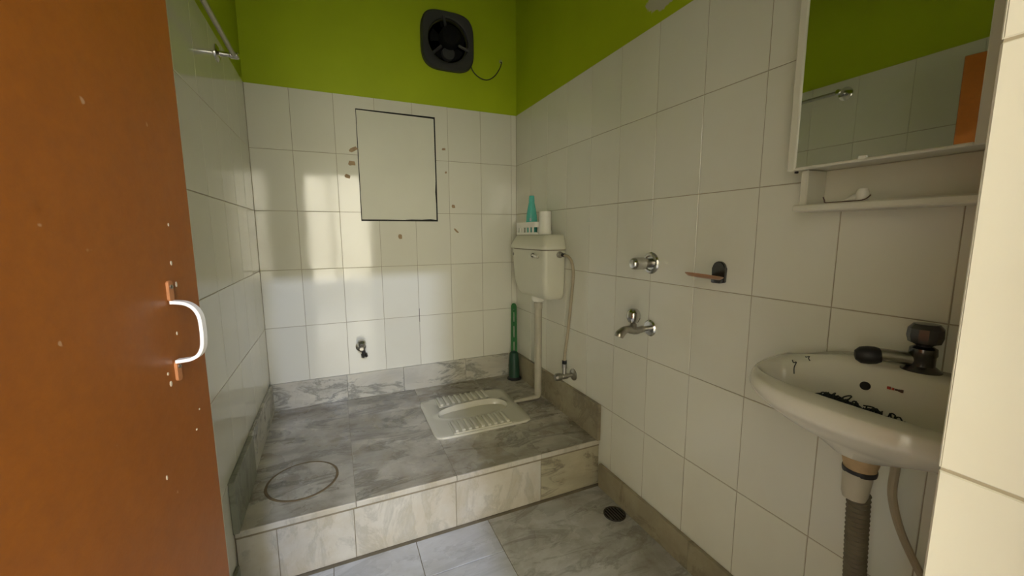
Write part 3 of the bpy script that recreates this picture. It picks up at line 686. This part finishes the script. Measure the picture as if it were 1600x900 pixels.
obj('bonnet', lathe(nb(), [(.012, 0), (.012, .02), (.0095, .024), (.0095, .03)], P(-.082, -1.211, -1.074), (0, 0, 1), 8), M['chrome_dull'], bt2)
obj('knob', lathe(nb(), [(.008, .024), (.018, .028), (.0245, .042), (.0255, .054), (.022, .068), (.013, .077), (0, .079)], P(-.082, -1.211, -1.074), (0, 0, 1), 24), M['chrome'], bt2, True)

sd = thing('soap_dish', 'dark chrome soap dish on a round-topped wall bracket', 'soap dish', (0, -1.497, T-.87))
poly = [(-.022, -.030), (.022, -.030)] + [(.022*math.cos(a), .012 + .022*math.sin(a)) for a in [PI*k/10 for k in range(11)]]
bm = nb(); prism(bm, poly, P(-.0002, -1.497, -.842), (0, 1, 0), (0, 0, 1), ax, .012); bmesh.ops.bevel(bm, geom=[e for e in bm.edges], offset=.002, segments=2, affect='EDGES'); obj('bracket', bm, M['chrome_dark'], sd, True)
bm = nb(); rings = []
for s, z in ((.4, -.0065), (.85, -.005), (1.0, .001), (1.02, .004), (.97, .004), (.85, -.001), (.4, -.003)):
    rings.append([bm.verts.new(P(-.070 + .060*s*math.cos(2*PI*k/32), -1.497 + .045*s*math.sin(2*PI*k/32), -.860 + z + .010*(.06 - .060*s*math.cos(2*PI*k/32) )/.06)) for k in range(32)])
loft(bm, rings); obj('tray', bm, M['copper'], sd, True)  # whole tray in one copper brown
obj('tray_clip', bbox(P(-.022, -1.513, -.874), P(-.004, -1.481, -.858), .003, 2), M['chrome_dark'], sd, True)

# towel rail high on the left wall
tr = thing('towel_rail', 'chrome towel rail high on the left wall along the tile top', 'towel rail', (XL, -.82, T-.10))
for y in (-.50, -1.15):
    obj('wall_flange', lathe(nb(), [(.030, 0), (.030, .003), (.022, .008), (.010, .010)], P(XL, y, -.066), (1, 0, 0), 24), M['chrome'], tr, True)
    obj('bracket', lathe(nb(), [(.009, .006), (.009, .040), (.0125, .042), (.0125, .066), (.009, .070), (0, .070)], P(XL, y, -.066), (1, 0, 0), 14), M['chrome'], tr, True)
obj('rail', tube(nb(), [P(XL+.054, -.50, -.066), P(XL+.054, -1.15, -.066)], .0085, 14), M['chrome_dull'], tr, True)

# ------------------------------------------------------------------ exhaust fan
ef = thing('exhaust_fan', 'dark grey square exhaust fan high on the green back wall', 'exhaust fan', (-.425, 0, T+.19))
fc = Vector((-.425, 0, T+.345)); NF = 64
def sq(a, n=3.7, w=.150, h=.153): return 1 / ((abs(math.cos(a))/w)**n + (abs(math.sin(a))/h)**n)**(1/n)
bm = nb(); rings = []
for kind, d, y in (('o', 0, .002), ('o', 0, -.022), ('o', -.008, -.032), ('i', .014, -.032), ('i', .004, -.028), ('i', 0, -.020), ('i', 0, .002)):
    ring = []
    for k in range(NF):
        a = 2*PI*k/NF; r = (sq(a)+d) if kind == 'o' else (.112+d)
        ring.append(bm.verts.new(fc + Vector((math.cos(a)*r, y, math.sin(a)*r))))
    rings.append(ring)
loft(bm, rings, cap=False)
obj('frame', bm, M['fan'], ef, True)
obj('shroud', lathe(nb(), [(.112, -.001), (.112, .018), (.110, .018), (.109, .0005)], fc, (0, -1, 0), 48, cap=False), M['fan_in'], ef, True)
obj('dark_opening', lathe(nb(), [(.110, .0003), (0, .0003)], fc, (0, -1, 0), 48), M['fan_black'], ef)  # black disc drawn in place of the unlit hole behind the blades
for k in range(5):
    a0 = 2*PI*k/5 + .35; bm = nb(); A = []; B = []
    for (r, da, y) in ((.03, -.25, -.006), (.098, -.38, -.004), (.104, .05, -.010), (.098, .42, -.016), (.03, .30, -.016)):
        p = fc + Vector((math.cos(a0+da)*r, y, math.sin(a0+da)*r)); A.append(bm.verts.new(p)); B.append(bm.verts.new(p + Vector((0, -.002, 0))))
    loft(bm, [A, B]); obj('blade', bm, M['fan_black'], ef)
obj('motor', lathe(nb(), [(.034, .010), (.054, .020), (.056, .030), (.056, .080), (.047, .094), (.020, .099), (.0, .099)], fc, (0, -1, 0), 28), M['fan_black'], ef, True)
for a in (math.radians(222), math.radians(342), math.radians(102)):
    bm = nb(); p0 = fc + Vector((math.cos(a)*.045, -.034, math.sin(a)*.045)); p1 = fc + Vector((math.cos(a)*.122, -.032, math.sin(a)*.122))
    tube(bm, [p0, p1], .0085, 8); obj('bracket_arm', bm, M['fan'], ef, True)
obj('terminal_box', lathe(nb(), [(.034, .012), (.036, .020), (.034, .046), (.0, .048)], fc + Vector((-.004, 0, -.072)), (0, -1, 0), 20), M['fan'], ef, True)
obj('power_cord', tube(nb(), smoothpath([P(-.292, -.014, .235), P(-.272, -.012, .205), P(-.235, -.010, .183), P(-.19, -.010, .178), P(-.145, -.010, .205), P(-.112, -.010, .25), P(-.098, -.008, .285), P(-.098, .004, .295)], 6), .0028, 8), M['rubber'], ef, True)
obj('cord_hole', lathe(nb(), [(.012, 0), (.011, .0010), (.005, .0012), (0, .001)], P(-.098, .003, .297), (0, -1, 0), 11), M['bare'], ef)

# ------------------------------------------------------------------ mirror cabinet with shelf
mc = thing('mirror_cabinet', 'white wall cabinet with a mirror front and small open shelf', 'mirror cabinet', (-.05, -1.89, T-.69))
MX = -.105; MY0, MY1 = -1.738, -2.075; MB, MTOP = -.584, .06
def W(name, a, b, m='cabinet', bev=.002, par=None):
    lo_ = [min(p, q) for p, q in zip(a, b)]; hi = [max(p, q) for p, q in zip(a, b)]
    return obj(name, bbox((lo_[0], lo_[1], lo_[2]+T), (hi[0], hi[1], hi[2]+T), bev), M[m], par or mc)
W('carcass', (-.0005, MY0-.010, MB+.004), (MX+.012, MY1+.010, MTOP-.004))
fr = W('frame_stile', (MX-.004, MY0, MB), (MX+.012, MY0-.017, MTOP)); W('frame_stile', (MX-.004, MY1, MB), (MX+.012, MY1+.040, MTOP))
W('frame_rail', (MX-.004, MY0-.017, MB), (MX+.012, MY1+.040, MB+.006)); W('frame_rail', (MX-.004, MY0-.017, MTOP-.017), (MX+.012, MY1+.040, MTOP))
W('mirror_glass', (MX, MY0-.016, MB+.005), (MX+.010, MY1+.039, MTOP-.016), 'mirror', 0)
W('mirror_clip', (MX-.0035, -1.875, MB+.004), (MX+.001, -1.889, MB+.011), 'plastic_c', .001)
W('shelf_back', (-.0005, -1.755, MB+.004), (-.008, MY1+.006, -.668))
W('shelf_side', (-.008, -1.752, MB+.002), (-.078, -1.768, -.662)); W('shelf_side', (-.008, MY1+.010, MB+.002), (-.078, MY1+.024, -.662))
W('shelf_board', (-.0005, -1.744, -.660), (-.088, MY1-.01, -.676), 'cabinet', .003)
obj('screw', lathe(nb(), [(.004, 0), (.004, .004), (0, .005)], P(-.09, -1.749, MB-.0002), (0, 0, -1), 10), M['rubber'], mc)
# small things on the shelf
st = thing('squeezed_tube', 'small crumpled white tube with a cap on the mirror shelf', 'tube', (-.06, -1.86, T-.660))
bm = nb(); A = P(-.060, -1.836, -.6595); sec = []
for k, (d, wv, hv) in enumerate(((0, .011, .0015), (.012, .012, .004), (.024, .0115, .008), (.036, .0095, .0105))):
    y = -1.830 - d
    sec.append([bm.verts.new(P(-.060 + wv*math.cos(2*PI*j/14), y + .002*math.sin(k*2+j), -.6598 + hv + hv*math.sin(2*PI*j/14))) for j in range(14)])
loft(bm, sec); obj('tube_body', bm, M['plastic_c'], st, True)
obj('cap', lathe(nb(), [(.0105, 0), (.0115, .004), (.011, .018), (.008, .026), (0, .027)], P(-.062, -1.868, -.6595), (0, 0, 1), 14), M['plastic_c'], st, True)
tag(obj('thread', tube(nb(), smoothpath([P(-.078, -1.803, -.646), P(-.078, -1.806, -.653), P(-.079, -1.809, -.6585), P(-.080, -1.825, -.659), P(-.080, -1.85, -.659), P(-.079, -1.872, -.6585), P(-.076, -1.882, -.655), P(-.072, -1.887, -.648)], 5), .0012, 6), M['dark_print'], None, True), 'thin dark thread lying on the mirror shelf', 'thread')

# ------------------------------------------------------------------ wash basin
def basin():
    yc, hw, pj = -1.958, .250, .296
    t = thing('wash_basin', 'ivory wall-hung wash basin with a wide curved rim', 'basin', (-.15, yc, T-1.2))
    NB = 96; c0 = Vector((-.150, yc))
    def outl(s=1.0, grow=0.0):
        pts = []
        for k in range(NB):
            a = 2*PI*k/NB; d = Vector((math.cos(a), math.sin(a)))
            # march to the D-shaped outline from the centre
            lo_, hi = 0.0, .6
            for _ in range(30):
                mid = (lo_+hi)/2; q = c0 + d*mid
                inside = q.x <= 0 and (abs(q.x/pj)**2.5 + abs((q.y-yc)/hw)**2.5) < 1 if q.x <= 0 else False
                if inside: lo_ = mid
                else: hi = mid
            q = c0 + d*(lo_*s + grow); q.x = min(q.x, -.0006); pts.append(q)
        return pts
    def inn(d=0.0, s=1.0):
        pts = []
        for k in range(NB):
            a = 2*PI*k/NB; c, s_ = math.cos(a), math.sin(a); n = 2.5
            r = 1 / ((abs(c)/((.083 if c < 0 else .062)-d))**n + (abs(s_)/(.203-d))**n)**(1/n)
            pts.append(c0 + Vector((c, s_))*r*s)
        return pts
    def lift(q): 
        f = min(max((q.x + .115)/.035, 0), 1); f = f*f*(3-2*f)
        e = 1 - min(max((abs(q.y-yc)-.09)/.16, 0), 1); e = e*e*(3-2*e); return .040*f*e
    bm = nb(); rings = []
    def add(pts, z, lf=0.0, shift=0.0): rings.append([bm.verts.new(P(min(q.x+shift, -.0006), q.y, z + lf*lift(q))) for q in pts])
    cc = Vector((-.158, yc))
    def circ(r): return [cc + Vector((math.cos(2*PI*k/NB), math.sin(2*PI*k/NB)))*r for k in range(NB)]
    add(circ(.030), -1.146); add(circ(.050), -1.145); add(outl(.45), -1.128); add(outl(.72), -1.104); add(outl(.88), -1.084); add(outl(.955), -1.072); add(outl(.985), -1.066)
    add(outl(1.0), -1.060, .5); add(outl(1.0), -1.052, .8); add(outl(.990), -1.042, 1); add(outl(.975), -1.0355, 1); add(outl(.955), -1.032, 1); add(inn(-.010), -1.030, 1); add(inn(-.002), -1.033, 1)
    add(inn(.006), -1.045, .6); add(inn(.020), -1.085, 0); add(inn(.045, .9), -1.108); add(circ(.03), -1.116); add(circ(.012), -1.118)
    loft(bm, rings); return_bowl = obj('bowl', bm, M['ceramic'], t, True, sharp=60)
    # overflow hole and faint printed maker's mark on the back slope
    obj('overflow', lathe(nb(), [(.0085, -.004), (.0085, .0012), (.007, .0016), (0, .0016)], P(-.0985, -1.925, -1.034), (-1, 0, .25), 18), M['void'], t)
    for k, (dy, ww, hh, m) in enumerate(((0, .005, .005, 'red'), (.007, .003, .004, 'red'), (.013, .004, .003, 'dark_print'), (.018, .003, .004, 'dark_print'), (.022, .0035, .0055, 'dark_print'))):
        y = -1.962 - dy*.9; bm = nb(); bbox(P(-.0972, y-ww/2, -1.0255-hh/2), P(-.0940, y+ww/2, -1.0255+hh/2), 0, 1, bm); obj('print_mark', bm, M[m], t)
    # waste coupling under the bowl
    obj('waste_coupling', lathe(nb(), [(.030, .004), (.030, -.012), (.026, -.030), (.026, -.034)], P(-.158, yc, -1.146), (0, 0, 1), 24), M['rust'], t, True)
    obj('rubber_ring', lathe(nb(), [(.027, -.033), (.0275, -.036), (.0265, -.043), (.023, -.045)], P(-.158, yc, -1.146), (0, 0, 1), 24), M['rubber'], t, True)
    obj('waste_socket', lathe(nb(), [(.023, -.043), (.0235, -.05), (.021, -.085), (.018, -.095)], P(-.158, yc, -1.146), (.10, 0, 1), 24), M['pvc'], t, True)
    return return_bowl
bowl = basin()
yc = -1.958
wh = []; 
for k in range(61):
    f = k/60; wh.append(P(-.150 + .052*f + .03*f*f, yc - .002*f, -1.232 - .62*f))
rr = [(.0195 if k % 2 else .0165) for k in range(61)]
pts = []; rad = []
for a, b, k in zip(wh[:-1], wh[1:], range(60)):
    for j in range(2): pts.append(a.lerp(b, j/2)); rad.append(.0195 if j else .0150)
tag(obj('waste_hose', tube(nb(), pts, rad, 16), M['waste'], None, True, sharp=80), 'dark corrugated waste hose hanging under the wash basin', 'hose')
tag(obj('supply_hose', tube(nb(), smoothpath([P(-.085, -1.985, -1.150), P(-.083, -1.982, -1.19), P(-.075, -1.980, -1.25), P(-.055, -1.99, -1.32), P(-.030, -2.01, -1.39), P(-.012, -2.03, -1.44), P(-.001, -2.04, -1.46)], 6), .0075, 10), M['hose'], None, True), 'thin brown supply hose curving from under the basin to the wall', 'hose')
# basin tap
tp = thing('basin_tap', 'tarnished pillar tap with a black spout end on the basin ledge', 'tap', (-.042, -1.985, T-.992))
o0 = P(-.042, -1.985, -.992)
obj('tap_base', lathe(nb(), [(.030, 0), (.030, .003), (.024, .008), (.019, .012), (.019, .030), (.021, .034), (.020, .046), (.014, .050)], o0, (0, 0, 1), 24), M['chrome_dark'], tp, True)
obj('tap_knob', lathe(nb(), [(.010, .046), (.012, .052), (.024, .058), (.027, .070), (.026, .085), (.019, .094), (.0, .096)], o0, (0, 0, 1), 12), M['knob_dark'], tp, True, sharp=25)
sp = Vector((-.55, .83, 0)).normalized()
obj('spout', tube(nb(), smoothpath([o0 + Vector((0, 0, .020)), o0 + sp*.03 + Vector((0, 0, .023)), o0 + sp*.06 + Vector((0, 0, .024)), o0 + sp*.078 + Vector((0, 0, .020))], 4), .0125, 14), M['chrome_dull'], tp, True)
obj('spout_end', lathe(nb(), [(.014, -.008), (.0175, .0), (.0185, .012), (.017, .024), (.010, .032), (0, .034)], o0 + sp*.068 + Vector((0, 0, .021)), sp + Vector((0, 0, -.12)), 18), M['rubber'], tp, True)
# tangle of dark thread in the basin
def tangle():
    rnd = random.Random(3); bm = nb()
    for s in range(46):
        f0 = rnd.uniform(-.05, .75) if s > 18 else rnd.uniform(-.05, .15); p = []
        for k in range(7):
            f = min(f0 + k*(.045 if s < 19 else .06), 1.0)
            x = -.150 + .026*f + rnd.gauss(0, .008); y = -1.868 - .130*f + rnd.gauss(0, .006)
            p.append(P(x, y, -1.060 - .012*f + rnd.uniform(-.030, .006)))
        tube(bm, smoothpath(p, 4), .0014, 5)
    return bm
tag(obj('thread_tangle', tangle(), M['black_thread'], None, True), 'tangle of blackish thread lying inside the wash basin', 'thread', kind='stuff')

# a few stray dark hairs stuck to the inside of the basin
def hair(pts2):
    off = rootloc(bowl); out = []
    for x, y in pts2:
        ok, loc, nrm, _ = bowl.ray_cast(Vector((x, y, T - 0.9)) - off, Vector((0, 0, -1)))
        if ok: out.append(loc + off + nrm*.0009)
    return tube(nb(), smoothpath(out, 4), .0011, 5)
tag(obj('stray_hair', hair([(-.098, -1.782), (-.103, -1.788), (-.101, -1.793), (-.108, -1.793), (-.113, -1.797)]), M['black_thread'], None, True), 'longer dark hair stuck inside the left end of the basin', 'hair')
tag(obj('stray_hair', hair([(-.084, -1.802), (-.089, -1.806), (-.087, -1.812), (-.092, -1.813), (-.095, -1.818)]), M['black_thread'], None, True), 'shorter dark hair stuck near the basin back ledge', 'hair')
